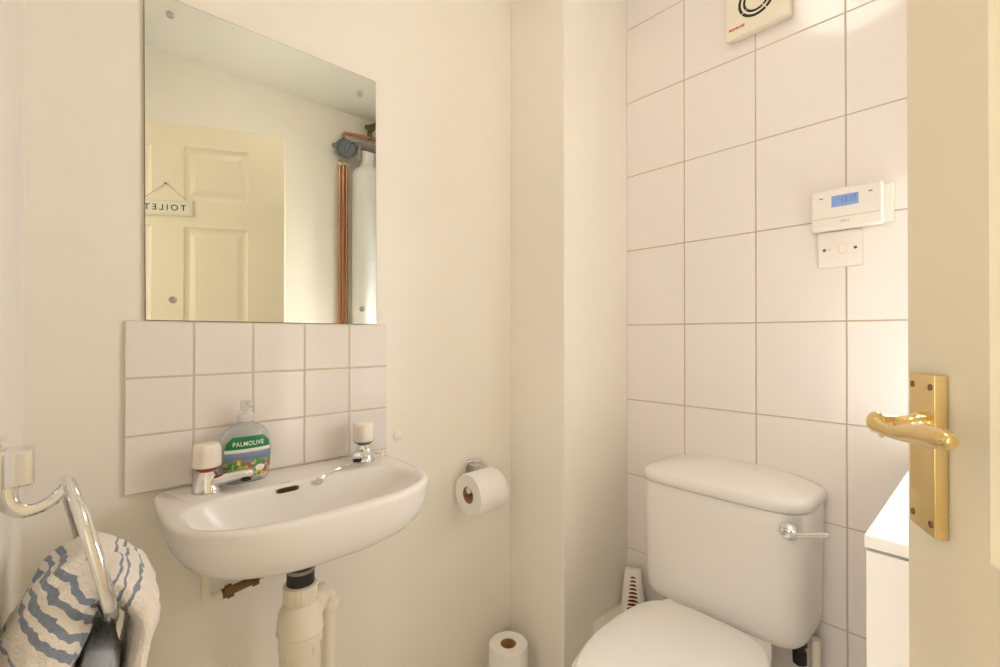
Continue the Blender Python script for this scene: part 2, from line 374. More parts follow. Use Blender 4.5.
mb.build('maker_mark', M['lightgreyprint'], bs, smooth=False)
mb = MB(); mb.lathe([(0.021, 0), (0.021, 0.003), (0.017, 0.0035), (0.014, 0.001)], (0.193, BYC, RZ-0.0925)); mb.build('waste_ring', M['chrome'], bs)

# taps -----------------------------------------------------------------
def make_tap(name, label, base, ang, ringmat, yr):
    bx, by, bz = base
    t = thing(name, label, 'tap', base, 'pair of basin taps')
    d = Vector((math.cos(ang), math.sin(ang), 0))
    mb = MB(); mb.lathe([(0.0250, 0), (0.0250, 0.003), (0.0235, 0.009), (0.0205, 0.022), (0.0185, 0.030), (0.0145, 0.035), (0.0125, 0.040)], base, n=36)
    o_ = Vector(base)
    mb.sweep([o_+Vector((0, 0, 0.015)), o_+d*0.020+Vector((0, 0, 0.020)), o_+d*0.045+Vector((0, 0, 0.0265)), o_+d*0.068+Vector((0, 0, 0.0305)), o_+d*0.077+Vector((0, 0, 0.0300)), o_+d*0.081+Vector((0, 0, 0.0285))],
             [(0.0185, 0.0135), (0.0165, 0.0115), (0.0130, 0.0095), (0.0115, 0.0085), (0.0100, 0.0075), (0.004, 0.003)], n=24, sub=4, sq=2.4)
    mb.build('tap_body', M['chrome'], t)
    mb = MB(); c = o_+d*0.068
    mb.lathe([(0.0092, 0.027), (0.0092, 0.0165), (0.0070, 0.0160)], c, n=24); mb.build('outlet', M['darkslot'], t)
    mb = MB(); mb.lathe([(0.010, 0.036), (0.0195, 0.0435), (0.0225, 0.0460), (0.012, 0.047)], base, n=36); mb.build('indicator_ring', ringmat, t)
    mb = MB()
    rg = []
    for r, h in [(0.019, 0.0455), (0.0240, 0.0480), (0.0248, 0.053), (0.0246, 0.078), (0.0238, 0.086), (0.020, 0.0905), (0.012, 0.0915), (0.003, 0.0918)]:
        rg.append([(bx+r*math.cos(2*PI*k/72)*(1-0.03*(1+math.cos(8*2*PI*k/72))/2), by+r*math.sin(2*PI*k/72)*(1-0.03*(1+math.cos(8*2*PI*k/72))/2), bz+h) for k in range(72)])

    mb.loft(rg); mb.build('tap_head', M['knob'], t)
    return t
make_tap('basin_tap', 'hot basin tap with white knob and red ring, beside the soap bottle', (0.055, 0.184, RZ), math.radians(61), M['red'], 0)
make_tap('basin_tap', 'cold basin tap with white knob and dark blue ring, near the white wall cap', (0.055, 0.503, RZ), math.radians(-38), M['bluecap'], 0)
# plug chain: a run behind the cold tap, a run in front of it and the end ring
pc = thing('plug_chain', 'thin chrome plug chain ending in a ring, hanging from the cold tap', 'chain', (0.07, 0.47, RZ))
mb = MB(); mb.sweep([(0.048, 0.566, RZ+0.010), (0.054, 0.552, RZ+0.006), (0.052, 0.540, RZ+0.004), (0.058, 0.530, RZ+0.003)], 0.0013, n=8, sub=4); mb.build('chain_tail', M['chrome'], pc)
mb = MB(); mb.sweep([(0.075, 0.478, RZ+0.012), (0.080, 0.465, RZ+0.008), (0.088, 0.440, RZ+0.0045), (0.094, 0.415, RZ+0.003), (0.100, 0.400, RZ+0.0015), (0.105, 0.390, RZ-0.001), (0.1085, 0.382, RZ-0.006)], 0.0016, n=8, sub=5); mb.build('chain', M['chrome'], pc)
mb = MB(); ringpts = [(0.1105+0.001*math.sin(a), 0.375+0.0085*math.cos(a), RZ-0.009+0.0065*math.sin(a)) for a in [2*PI*k/24 for k in range(25)]]
mb.sweep(ringpts, 0.0018, n=8, up=(1, 0, 0)); mb.build('end_ring', M['chrome'], pc)
# wall cap
mb = MB(); dome(mb, (WL, 0.627, H-0.2647), 0.013, 0.008, (1, 0, 0)); tag(mb.build('wall_cap', M['plastic']), 'small round white cap on the wall right of the splashback', 'cap')

# soap bottle ------------------------------------------------------------
SB = (0.0315, 0.256, RZ)
sb = thing('soap_bottle', 'clear pump bottle of hand soap with a green and blue label, by the hot tap', 'soap bottle', SB)
bprof = [(0.0, 0.036, 0.018), (0.003, 0.040, 0.021), (0.012, 0.0440, 0.0235), (0.037, 0.0475, 0.0245), (0.062, 0.0485, 0.0245), (0.080, 0.0470, 0.0238), (0.096, 0.0420, 0.022), (0.106, 0.0350, 0.0195), (0.113, 0.0260, 0.0165), (0.118, 0.0165, 0.0140), (0.123, 0.0135, 0.0130)]
def bprof_at(h):
    for (h0, a0, b0), (h1, a1, b1) in zip(bprof, bprof[1:]):
        if h0 <= h <= h1:
            t = (h-h0)/(h1-h0); t_ = t*t*(3-2*t)*0.3+t*0.7; return a0+(a1-a0)*t_, b0+(b1-b0)*t_
    return bprof[-1][1:]
def bell(h, k, cnt=64, inset=0.0):
    a, b_ = bprof_at(h); a -= inset; b_ -= inset; t = 2*PI*k/cnt
    ca, sa = math.cos(t), math.sin(t)
    return Vector((SB[0]+math.copysign(abs(ca)**(2/2.4), ca)*b_, SB[1]+math.copysign(abs(sa)**(2/2.4), sa)*a, SB[2]+h))
def bottle_front(y, h):
    a, b_ = bprof_at(h); u = min(abs(y)/a, 0.98); return b_*(1-u**2.4)**(1/2.4)
hs = [0, 0.0015, 0.003, 0.007, 0.012, 0.02, 0.03, 0.04, 0.05, 0.06, 0.068, 0.075, 0.082, 0.088, 0.093, 0.098, 0.103, 0.107, 0.110, 0.113, 0.116, 0.118, 0.123]
mb = MB(); mb.loft([[bell(h, k) for k in range(64)] for h in hs]); mb.build('bottle', M['clearplastic'], sb, angle=60)
# label
mb = MB(); rows, cols = 24, 24; y_h = 0.041
vs = []; uvs = []
for r in range(rows+1):
    v = r/rows; h = 0.014+0.080*v
    half = y_h*(0.90+0.14*math.sin(PI*min(1, v*0.9+0.1)))*(1-0.25*max(0, v-0.85)/0.15)
    half = min(half, bprof_at(h)[0]*0.93)
    for c in range(cols+1):
        y = -half+2*half*c/cols
        vs.append((SB[0]+bottle_front(y, h)+0.0006, SB[1]+y, SB[2]+h)); uvs.append((c/cols, v))
fs = [(r*(cols+1)+c, r*(cols+1)+c+1, (r+1)*(cols+1)+c+1, (r+1)*(cols+1)+c) for r in range(rows) for c in range(cols)]
mb.add(vs, fs); lb = mb.build('label', M['label'], sb, fix=False)
ul = lb.data.uv_layers.new(name='UVMap')
for lp in lb.data.loops: ul.data[lp.index].uv = uvs[lp.vertex_index]
vs, fs = text_mesh('PALMOLIVE', 0.0125, 0.0, 0.0001, 1.08)
bm = bmesh.new(); bv = [bm.verts.new(p) for p in vs]
for f_ in fs: bm.faces.new([bv[i] for i in f_])
bmesh.ops.triangulate(bm, faces=bm.faces[:])
for _ in range(2): bmesh.ops.subdivide_edges(bm, edges=[e for e in bm.edges if e.calc_length() > 0.0025], cuts=2); bmesh.ops.triangulate(bm, faces=bm.faces[:])
wl_ = max(v.co.x for v in bm.verts)-min(v.co.x for v in bm.verts); kx_ = 0.056/wl_
bm.verts.index_update(); mb = MB()
mb.add([(SB[0]+bottle_front(v.co.x*kx_, 0.0795+v.co.y)+0.0011, SB[1]+v.co.x*kx_, SB[2]+0.0795+v.co.y) for v in bm.verts], [[v.index for v in f_.verts] for f_ in bm.faces]); bm.free()
mb.build('lettering', M['whiteprint'], sb, smooth=False)
mb = MB(); e_ = [(math.cos(2*PI*k/24)*0.009, math.sin(2*PI*k/24)*0.006) for k in range(24)]
mb.add([(SB[0]+bottle_front(0.021+y, 0.029+z)+0.0010, SB[1]+0.021+y, SB[2]+0.029+z) for y, z in e_], [tuple(range(24))]); mb.build('badge', M['whiteprint'], sb, smooth=False, fix=False)
mb = MB(); mb.lathe([(0.0150, 0.122), (0.0158, 0.123), (0.0158, 0.134), (0.013, 0.136), (0.007, 0.137), (0.006, 0.142), (0.006, 0.150)], SB, n=36); mb.build('pump_collar', M['pumpplastic'], sb)
mb = MB()
mb.lathe([(0.0085, 0.143), (0.0095, 0.146), (0.0095, 0.160), (0.0085, 0.1635), (0.002, 0.164)], SB, n=32)
s_ = Vector(SB)
mb.sweep([s_+Vector((0, 0, 0.158)), s_+Vector((0.012, 0.002, 0.160)), s_+Vector((0.025, 0.003, 0.158)), s_+Vector((0.029, 0.003, 0.153))], [0.0055, 0.005, 0.004, 0.0035], n=16, sub=4)
mb.build('pump_head', M['pumpplastic'], sb)

# ------------------------------------------------------------------ pipes under the basin
wt = thing('basin_waste_trap', 'white plastic bottle trap and waste pipe under the wash basin', 'waste trap', (0.185, 0.318, 0))
wx, wyy = 0.185, 0.313
mb = MB(); mb.lathe([(0.028, -0.4105), (0.032, -0.414), (0.030, -0.422), (0.026, -0.428), (0.0245, -0.431), (0.0245, -0.468)], (wx, wyy, H), n=40); mb.build('waste_fitting', M['dark'], wt)
mb = MB(); mb.lathe([(0.0247, -0.4345), (0.0258, -0.436), (0.0258, -0.440), (0.0247, -0.4415)], (wx, wyy, H), n=40, cap0=False, cap1=False); mb.build('lock_ring', M['greypipe'], wt)
mb = MB()
rg = []
for r, h in [(0.026, -0.464), (0.0305, -0.466), (0.0305, -0.494), (0.028, -0.498), (0.0255, -0.500), (0.0255, -0.508)]:
    rg.append([(wx+(r-0.0012*(k % 2))*math.cos(2*PI*k/48), wyy+(r-0.0012*(k % 2))*math.sin(2*PI*k/48), H+h) for k in range(48)])
mb.loft(rg); mb.build('nut', M['pvc'], wt)
mb = MB(); mb.lathe([(0.026, -0.498), (0.032, -0.503), (0.0375, -0.514), (0.039, -0.524), (0.041, -0.546), (0.042, -0.550), (0.0405, -0.5525), (0.0385, -0.554), (0.0385, -0.572), (0.0365, -0.576), (0.0365, -0.660), (0.033, -0.672), (0.010, -0.676)], (wx, wyy, H), n=48)
for k in range(10):
    a = 2*PI*k/10+0.3
    mb.sweep([(wx+0.0375*math.cos(a), wyy+0.0375*math.sin(a), H-0.573), (wx+0.037*math.cos(a), wyy+0.037*math.sin(a), H-0.592)], [0.0024, 0.0012], n=8)
mb.build('trap_body', M['pvc'], wt)
ex, ey = 0.122, 0.387
mb = MB()
mb.sweep([(wx-0.010, wyy+0.016, H-0.532), (wx-0.026, wyy+0.035, H-0.528), (0.142, 0.366, H-0.526), (0.129, 0.380, H-0.530), (ex, ey, H-0.545), (ex, ey, H-0.565)], 0.0195, n=28, sub=6)
q1 = Vector((0.152, 0.354, H-0.5275)); dq = Vector((-0.65, 0.76, 0)).normalized()
mb.lathe([(0.0205, -0.022), (0.0240, -0.020), (0.0250, -0.012), (0.0250, 0.000), (0.0225, 0.004), (0.0205, 0.006)], q1, dq, 32)
mb.lathe([(0.0205, -0.548), (0.0235, -0.550), (0.0248, -0.554), (0.0248, -0.566), (0.0215, -0.569)], (ex, ey, H), n=32)
mb.build('elbow', M['pvc'], wt)
mb = MB(); mb.lathe([(0.0190, -0.562), (0.0190, -H)], (ex, ey, H), n=32); mb.build('waste_pipe', M['pvc'], wt)
# water supply pipe with a tarnished isolating valve
sp_ = thing('water_supply_pipe', 'thin white supply pipe with a tarnished brass valve under the basin', 'pipe', (0.03, 0.19, H-0.5))
mb = MB(); mb.sweep([(0.030, 0.187, H-0.403), (0.030, 0.187, H-0.490), (0.030, 0.189, H-0.508), (0.030, 0.200, H-0.515), (0.030, 0.222, H-0.513)], 0.0085, n=18, sub=5); mb.build('white_pipe', M['pvc'], sp_)
mb = MB()
mb.sweep([(0.030, 0.215, H-0.514), (0.030, 0.222, H-0.513)], 0.0095, n=16)
mb.sweep([(0.030, 0.222, H-0.513), (0.030, 0.234, H-0.511)], 0.0130, n=6)
mb.sweep([(0.030, 0.234, H-0.511), (0.030, 0.268, H-0.506)], 0.0085, n=18)
mb.sweep([(0.030, 0.268, H-0.506), (0.030, 0.280, H-0.504)], 0.0125, n=6)
mb.build('valve', M['brass_dark'], sp_, angle=20)
mb = MB(); mb.sweep([(0.030, 0.280, H-0.504), (0.030, 0.31, H-0.499), (0.028, 0.33, H-0.490), (0.022, 0.335, H-0.475), (0.02, 0.335, H-0.40)], 0.0055, n=14, sub=5); mb.build('thin_pipe', M['greypipe'], sp_)

# ------------------------------------------------------------------ towel ring and towel
tr_ = thing('towel_ring', 'chrome towel ring on a bracket beside the doorway, holding a striped towel', 'towel ring', (0.33, YF, H-0.145))
rx = 0.33
mb = MB(); mb.box((rx-0.026, YF, H-0.172), (rx+0.026, YF+0.0055, H-0.116), bev=0.002); mb.build('wall_plate', M['chrome'], tr_)
mb = MB(); mb.box((rx-0.019, YF+0.004, H-0.167), (rx+0.019, -0.034, H-0.1265), bev=0.0035, seg=3)
mb.build('bracket', M['chrome'], tr_)
mb = MB(); mb.sweep([(rx, -0.054, H-0.158), (rx, -0.0575, H-0.172), (rx, -0.055, H-0.187), (rx, -0.046, H-0.1975), (rx, -0.034, H-0.1985), (rx, -0.021, H-0.193), (rx, -0.011, H-0.1835), (rx, -0.0065, H-0.175)], [(0.010, 0.0060), (0.010, 0.0055), (0.009, 0.005), (0.008, 0.0045), (0.007, 0.0040), (0.0065, 0.0038), (0.007, 0.0045), (0.006, 0.004)], n=20, sub=5, up=(1, 0, 0))
mb.build('hook_arm', M['chrome'], tr_)
rc = Vector((rx, 0.0115, H-0.258)); rr = 0.0885
e1 = Vector((1, 0.105, 0)).normalized(); e2 = Vector((0.0, -0.215, 1)).normalized()
mb = MB(); pts = [rc+e1*rr*math.sin(a)+e2*rr*math.cos(a) for a in [2*PI*k/72 for k in range(73)]]
mb.sweep(pts, [(0.0048, 0.0068) for _ in pts], n=18, up=(0, 1, 0)); mb.build('ring', M['chrome'], tr_)

path = [(-0.058, -0.60, 0.036), (-0.050, -0.50, 0.036), (-0.040, -0.41, 0.036), (-0.027, -0.352, 0.035), (-0.013, -0.313, 0.033), (0.002, -0.292, 0.031), (0.021, -0.287, 0.030), (0.043, -0.301, 0.025), (0.060, -0.323, 0.019), (0.0645, -0.346, 0.0130), (0.057, -0.385, 0.0095), (0.048, -0.45, 0.0095), (0.044, -0.60, 0.010)]
wid = [0.085, 0.085, 0.082, 0.078, 0.072, 0.066, 0.064, 0.064, 0.066, 0.070, 0.075, 0.08, 0.08]
def cr_(p, k, t, q):
    a = [p[max(k-1, 0)], p[k], p[k+1], p[min(k+2, len(p)-1)]]; a = [x[q] if isinstance(x, tuple) else x for x in a]
    return 0.5*((2*a[1])+(a[2]-a[0])*t+(2*a[0]-5*a[1]+4*a[2]-a[3])*t*t+(3*a[1]-a[0]-3*a[2]+a[3])*t**3)
samp = []
for k in range(len(path)-1):
    for j in range(16):
        t = j/16; samp.append((cr_(path, k, t, 0), cr_(path, k, t, 1), cr_(path, k, t, 2), cr_(wid, k, t, 0)))
arc = [0]
for a, b_ in zip(samp, samp[1:]): arc.append(arc[-1]+math.hypot(b_[0]-a[0], b_[1]-a[1]))
apex = max(range(len(samp)), key=lambda i: samp[i][1]); arc = [s_-arc[apex] for s_ in arc]
NA = 120; rings = []; uvs = []
for k, (y, z, th, w) in enumerate(samp):
    a = samp[max(k-1, 0)]; b_ = samp[min(k+1, len(samp)-1)]
    ty, tz = b_[0]-a[0], b_[1]-a[1]; l = math.hypot(ty, tz); ny, nz_ = -tz/l, ty/l
    ring = []
    for i in range(NA):
        g = 2*PI*i/NA; ca, sa = math.cos(g), math.sin(g)
        ca = math.copysign(abs(ca)**(2/2.5), ca); sa = math.copysign(abs(sa)**(2/2.3), sa)
        px = ca*w; pn = sa*th
        p_ = Vector((rx-0.004+px, y+ny*pn, H+z+nz_*pn))
        fold = (0.0035*math.sin(6*g+arc[k]*22+1.3)*(0.4+0.6*abs(ca)) + 0.002*math.sin(13*g-arc[k]*40))*min(1, th/0.03)
        nn = (noise.noise(p_*28)*0.006+noise.noise(p_*90)*0.0018)*min(1, th/0.03)+noise.noise(p_*300)*0.0010
        dd = Vector((ca/w, sa*ny/th, sa*nz_/th)).normalized()
        if p_.x > rx+0.05 and p_.z > H-0.36: fold *= 0.3; nn = min(nn, 0.001)
        p_ += dd*(fold+nn)
        ring.append(p_); dy_, dz_ = p_.y-0.0093, p_.z-H+0.222
        uvs.append((i/NA, 0.5-max(0, -0.787*dy_-0.617*dz_) if arc[k] < 0.004 else 0.5+max(0, 0.926*dy_-0.378*dz_)))
    rings.append(ring)
mb = MB(); mb.loft(rings); tw_o = mb.build('hand_towel', M['towel'], angle=80)
ul = tw_o.data.uv_layers.new(name='UVMap')
for lp in tw_o.data.loops: ul.data[lp.index].uv = uvs[lp.vertex_index]
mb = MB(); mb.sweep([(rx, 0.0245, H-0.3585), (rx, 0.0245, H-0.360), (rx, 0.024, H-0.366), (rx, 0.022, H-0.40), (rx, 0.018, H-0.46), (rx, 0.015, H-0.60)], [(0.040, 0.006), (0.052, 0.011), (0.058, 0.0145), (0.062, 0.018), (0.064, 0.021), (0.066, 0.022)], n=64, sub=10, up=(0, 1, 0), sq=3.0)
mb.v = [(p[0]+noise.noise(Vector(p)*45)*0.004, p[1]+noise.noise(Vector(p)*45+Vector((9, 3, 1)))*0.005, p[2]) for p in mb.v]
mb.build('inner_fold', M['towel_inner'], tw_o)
tag(tw_o, 'white hand towel with blue grey stripes looped through the chrome towel ring', 'towel')

# ------------------------------------------------------------------ toilet rolls
def make_roll(name, label, group=None, c=(0, 0, 0), axis=(0, 0, 1), L=0.104, R=0.0585, flap=False):
    t = thing(name, label, 'toilet roll', c, group)
    rc_ = 0.0225
    mb = MB(); mb.lathe([(rc_+0.001, 0.0), (R-0.002, 0), (R, 0.003), (R+0.0004, L*0.3), (R, L-0.003), (R-0.002, L), (rc_+0.001, L), (rc_+0.001, 0)], c, axis, 64, cap0=False, cap1=False)
    mb.build('paper', M['paper'], t)
    mb = MB(); mb.lathe([(rc_+0.001, 0.001), (rc_, 0.001), (rc_-0.001, 0.002), (rc_-0.001, L-0.002), (rc_, L-0.001), (rc_+0.001, L-0.001)], c, axis, 40, cap0=False, cap1=False)
    mb.build('core', M['card'], t)
    return t
rollc = (0.066, 0.810, H-0.447)
t = make_roll('toilet_roll', 'toilet roll on the chrome holder on the wall', None, rollc, (0, 1, 0), 0.102, 0.0590)
hd = thing('toilet_roll_holder', 'chrome toilet roll holder on the wall right of the wash basin', 'holder', (WL, 0.863, H-0.383))
mb = MB(); mb.box((WL, 0.859, H-0.418), (WL+0.005, 0.889, H-0.386), bev=0.002); mb.build('wall_plate', M['chrome'], hd)
mb = MB(); mb.sweep([(WL+0.003, 0.874, H-0.391), (0.006, 0.874, H-0.385), (0.018, 0.874, H-0.3825), (0.034, 0.874, H-0.3835)], [(0.014, 0.006), (0.016, 0.004), (0.017, 0.003), (0.014, 0.0015)], n=20, sub=5); mb.build('cover_plate', M['chrome'], hd)
mb = MB()
mb.sweep([(WL+0.003, 0.863, H-0.378), (0.004, 0.90, H-0.378), (0.010, 0.924, H-0.392), (0.040, 0.9245, H-0.436), (0.064, 0.922, H-0.444), (0.066, 0.905, H-0.4455)], 0.003, n=12, sub=6)
mb.build('wire_arm', M['chrome'], hd)
mb = MB(); mb.lathe([(0.004, 0.0), (0.0095, 0.001), (0.0095, 0.093), (0.004, 0.094)], (0.060, 0.815, H-0.4365), (0, 1, 0), 24); mb.build('spindle', M['plastic'], hd)
LR = 0.105
make_roll('toilet_roll', 'spare toilet roll at the bottom of the stack on the floor by the boxing', None, (0.099, 0.937, 0.001), (0, 0, 1), LR, 0.0570)
make_roll('toilet_roll', 'spare toilet roll on top of the floor stack, core facing up', None, (0.101, 0.934, 0.001+LR), (0, 0, 1), LR, 0.0570)

# ------------------------------------------------------------------ toilet
TX = 0.575
to = thing('toilet', 'white close coupled toilet with its lid down against the tiled wall', 'toilet', (TX, 1.0, 0))
def pan(hw, yb, yf, z, n1=2.2, n2=1.9, mid=None): return superD(TX+0.012, yb, yf, hw, n1, n2, z, 96, 'y', mid=mid or (0.94 if yf < 0.84 else yb+(yf-yb)*0.5))
mb = MB()
mb.loft([pan(0.112, 1.33, 0.86, 0.0, 2.6), pan(0.112, 1.33, 0.86, 0.03, 2.6), pan(0.098, 1.33, 0.90, 0.06, 2.5), pan(0.095, 1.33, 0.90, 0.17, 2.4), pan(0.115, 1.34, 0.85, 0.25), pan(0.150, 1.35, 0.76, 0.32), pan(0.166, 1.352, 0.70, 0.368), pan(0.170, 1.353, 0.688, 0.386), pan(0.168, 1.352, 0.690, 0.390),
         pan(0.135, 1.10, 0.730, 0.390), pan(0.125, 1.09, 0.745, 0.37), pan(0.090, 1.04, 0.80, 0.26), pan(0.050, 0.99, 0.87, 0.20)])
mb.build('pan', M['ceramic'], to, angle=50)
LZ = H-0.691
def lidring(s, z, hw=0.162):
    out = []
    for i in range(112):
        a = 2*PI*i/112; ca, sa = math.cos(a), math.sin(a)
        if ca >= 0: w, d = abs(sa)**(2/2.05), -0.250*abs(ca)**(2/2.05)
        else: w, d = abs(sa)**(2/3.6), 0.221*abs(ca)**(2/3.6)
        out.append((TX+0.020+math.copysign(w, sa)*hw*s, 0.937+d*s, z))
    return out
mb = MB(); mb.loft([lidring(0.985, LZ-0.034), lidring(1.0, LZ-0.031), lidring(1.0, LZ-0.020), lidring(0.985, LZ-0.0165), lidring(0.62, LZ-0.0165), lidring(0.60, LZ-0.02), lidring(0.60, LZ-0.030), lidring(0.62, LZ-0.034), lidring(0.985, LZ-0.034)], False, False); mb.build('seat', M['seat'], to)
mb = MB(); mb.loft([lidring(0.99, LZ-0.0155), lidring(1.003, LZ-0.0135), lidring(1.003, LZ-0.006), lidring(0.99, LZ-0.002), lidring(0.965, LZ), lidring(0.7, LZ+0.002), lidring(0.35, LZ+0.003), lidring(0.02, LZ+0.003)]); mb.build('lid', M['seat'], to, angle=60)
for s_ in (-1, 1):
    mb = MB(); mb.sweep([(TX+s_*0.085, 1.128, H-0.725), (TX+s_*0.085, 1.130, H-0.700)], 0.010, n=16)
    mb.build('hinge', M['seat'], to)
# cistern
CB = D-0.001
def cis(hw, yf, z, n=5.5, yb=CB): return superD(TX, yb, yf, hw, n, 14, z, 112, 'y', mid=yb-(yb-yf)*0.25)
cr_prof = [(0.140, 1.240, -0.7345), (0.172, 1.216, -0.7335), (0.187, 1.204, -0.7285), (0.196, 1.196, -0.718), (0.201, 1.192, -0.703), (0.2035, 1.190, -0.675), (0.205, 1.189, -0.55), (0.2065, 1.188, -0.45), (0.2065, 1.188, -0.4110), (0.2050, 1.1895, -0.4095), (0.196, 1.198, -0.4095), (0.190, 1.204, -0.403)]
mb = MB(); mb.loft([cis(hw, yf, H+z) for hw, yf, z in cr_prof]); mb.build('cistern', M['ceramic'], to, angle=50)
def lidc(s, z):
    base = superD(0, 0, -0.196, 0.2115, 5.0, 14, 0, 112, 'y', mid=-0.05)
    return [(TX+p[0]*s, CB+p[1]*s, H+z) for p in base]
mb = MB(); mb.loft([lidc(0.955, -0.4062), lidc(0.992, -0.4062), lidc(1.0, -0.4045), lidc(1.0, -0.391), lidc(0.992, -0.3835), lidc(0.97, -0.3775), lidc(0.93, -0.373), lidc(0.84, -0.367), lidc(0.66, -0.3595), lidc(0.42, -0.354), lidc(0.16, -0.352), lidc(0.01, -0.3518)]); mb.build('cistern_lid', M['ceramic'], to, angle=60)
fx, fy, fz = 0.7535, 1.188, H-0.442
fl = bpy.data.objects.new('flush_lever', None)
mb = MB(); mb.lathe([(0.019, 0), (0.019, 0.003), (0.016, 0.006), (0.010, 0.008), (0.010, 0.018), (0.008, 0.021), (0.001, 0.022)], (fx, fy, fz), (0, -1, 0), 32)
mb.sweep([(fx-0.008, fy-0.015, fz+0.001), (fx+0.015, fy-0.016, fz+0.001), (fx+0.050, fy-0.018, fz+0.012), (fx+0.080, fy-0.019, fz+0.022)], [(0.006, 0.0075), (0.0045, 0.0055), (0.0035, 0.005), (0.003, 0.0055)], n=18, sub=5)
mb.build('flush_lever', M['chrome'], to)
# cistern water inlet at the back
inl = thing('cistern_inlet_pipe', 'pale pipe with a black nut rising under the right end of the cistern', 'pipe', (0.745, 1.30, 0))
mb = MB(); mb.lathe([(0.0165, -0.7355), (0.0165, -0.752), (0.012, -0.755), (0.012, -0.765), (0.0155, -0.767), (0.0155, -0.795), (0.009, -0.80)], (0.745, 1.30, H), n=8); mb.build('black_nut', M['dark'], inl, angle=20)
mb = MB(); mb.lathe([(0.0075, -0.795), (0.0075, -H)], (0.745, 1.30, H), n=20); mb.build('riser', M['pvc'], inl)
mb = MB(); mb.lathe([(0.011, -0.7355), (0.011, -H)], (0.772, 1.325, H), n=20); tag(mb.build('overflow_pipe', M['pvc']), 'pale vertical pipe just right of the black nut under the cistern', 'pipe')

# air freshener on the ledge ------------------------------------------------
af = thing('air_freshener', 'white tapered air freshener with dark red slots on the ledge beside the cistern', 'air freshener', (0.276, 1.322, H-0.887))
XF = Matrix.Translation((0.276, 1.322, H-0.887)) @ Matrix.Rotation(math.radians(30), 4, 'Z')
def afr(hw, hd, z): return [XF @ Vector(p) for p in [(math.copysign(abs(math.cos(2*PI*k/40))**0.5, math.cos(2*PI*k/40))*hw, math.copysign(abs(math.sin(2*PI*k/40))**0.5, math.sin(2*PI*k/40))*hd, z) for k in range(40)]]
mb = MB(); mb.loft([afr(0.041, 0.026, 0), afr(0.041, 0.026, 0.012), afr(0.038, 0.023, 0.014), afr(0.026, 0.012, 0.133), afr(0.024, 0.010, 0.137), afr(0.012, 0.004, 0.1385)]); mb.build('case', M['plastic'], af, angle=40)
for k in range(9):
    z = 0.022+k*0.0118; w = 0.0190-0.0013*k; hgt = 0.0044-0.00024*k
    dep = -0.023+0.011*(z-0.014)/0.119
    mb = MB()
    pts2 = [(w*math.cos(2*PI*q/24), hgt*math.sin(2*PI*q/24)-0.0022*math.cos(2*PI*q/24)**2) for q in range(24)]
    mb.loft([[XF @ Vector((x, dep+0.0015, z+zz)) for x, zz in pts2], [XF @ Vector((x, dep-0.0007, z+zz)) for x, zz in pts2]])
    mb.build('slot', M['darkred'], af)

# ------------------------------------------------------------------ white cabinet at the right
cb = thing('cabinet', 'low white cabinet with a flat overhanging top between the toilet and the open door', 'cabinet', (1.09, 1.09, 0))
cx0, cx1, cy0, cy1, cz = 0.951, 1.245, 0.800, D-0.0015, H-0.2735
mb = MB(); mb.box((cx0, cy0, cz-0.0170), (cx1, cy1, cz), bev=0.0012); mb.build('worktop', M['cabinet'], cb)
mb = MB(); mb.box((cx0+0.003, cy0+0.022, 0.0), (cx1-0.003, cy1, cz-0.0170)); mb.build('body', M['cabinet'], cb)
mb = MB(); mb.box((cx0+0.0015, cy0+0.002, 0.08), (cx1-0.0015, cy0+0.0205, cz-0.0215), bev=0.0012); dr = mb.build('door', M['cabinet'], cb)

# ------------------------------------------------------------------ extractor fan
fn = thing('extractor_fan', 'square ivory extractor fan high on the tiled wall', 'fan', (0.635, D, H+0.91))
f0, f1, g0, g1 = 0.5535, 0.7165, H+0.8305, H+0.9935; fcx, fcz = 0.635, H+0.912
mb = MB(); mb.box((f0+0.004, D-0.012, g0+0.004), (f1-0.004, D, g1-0.004), bev=0.002); mb.box((f0, D-0.030, g0), (f1, D-0.011, g1), bev=0.007, seg=4); mb.build('cover', M['cream_plastic'], fn)
def ring_slot(r0, r1, a0, a1, y0, y1, n=24):
    m_ = MB(); rings = []
    for k in range(n+1):
        a = a0+(a1-a0)*k/n
        rings.append([(fcx+r*math.cos(a), y, fcz+r*math.sin(a)) for r, y in [(r0, y0), (r1, y0), (r1, y1), (r0, y1)]])
    m_.loft(rings); return m_
for q in range(4):
    a0 = math.radians(-55+90*q)+0.035; a1 = a0+PI/2-0.07
    ring_slot(0.0385, 0.0455, a0, a1, D-0.0306, D-0.028).build('grille_slot', M['darkslot'], fn)
    ring_slot(0.0270, 0.0330, a0, a1, D-0.0306, D-0.028).build('grille_slot', M['darkslot'], fn)
ring_slot(0.0338, 0.0378, 0, 2*PI, D-0.0318, D-0.028, 64).build('grille_ring', M['cream_plastic'], fn)
mb = MB(); mb.lathe([(0.0262, 0), (0.0262, 0.002), (0.024, 0.003), (0.001, 0.0032)], (fcx, D-0.0295, fcz), (0, -1, 0), 48); mb.build('hub', M['cream_plastic'], fn)
vs, fs = text_mesh('MANROSE', 0.0096, 0.0001, 0.0004)
mb = MB(); mb.add([(0.5855+p.x*0.92, D-0.0303-p.z, H+0.8555+p.y) for p in vs], fs); mb.build('lettering', M['redprint'], fn, smooth=False)

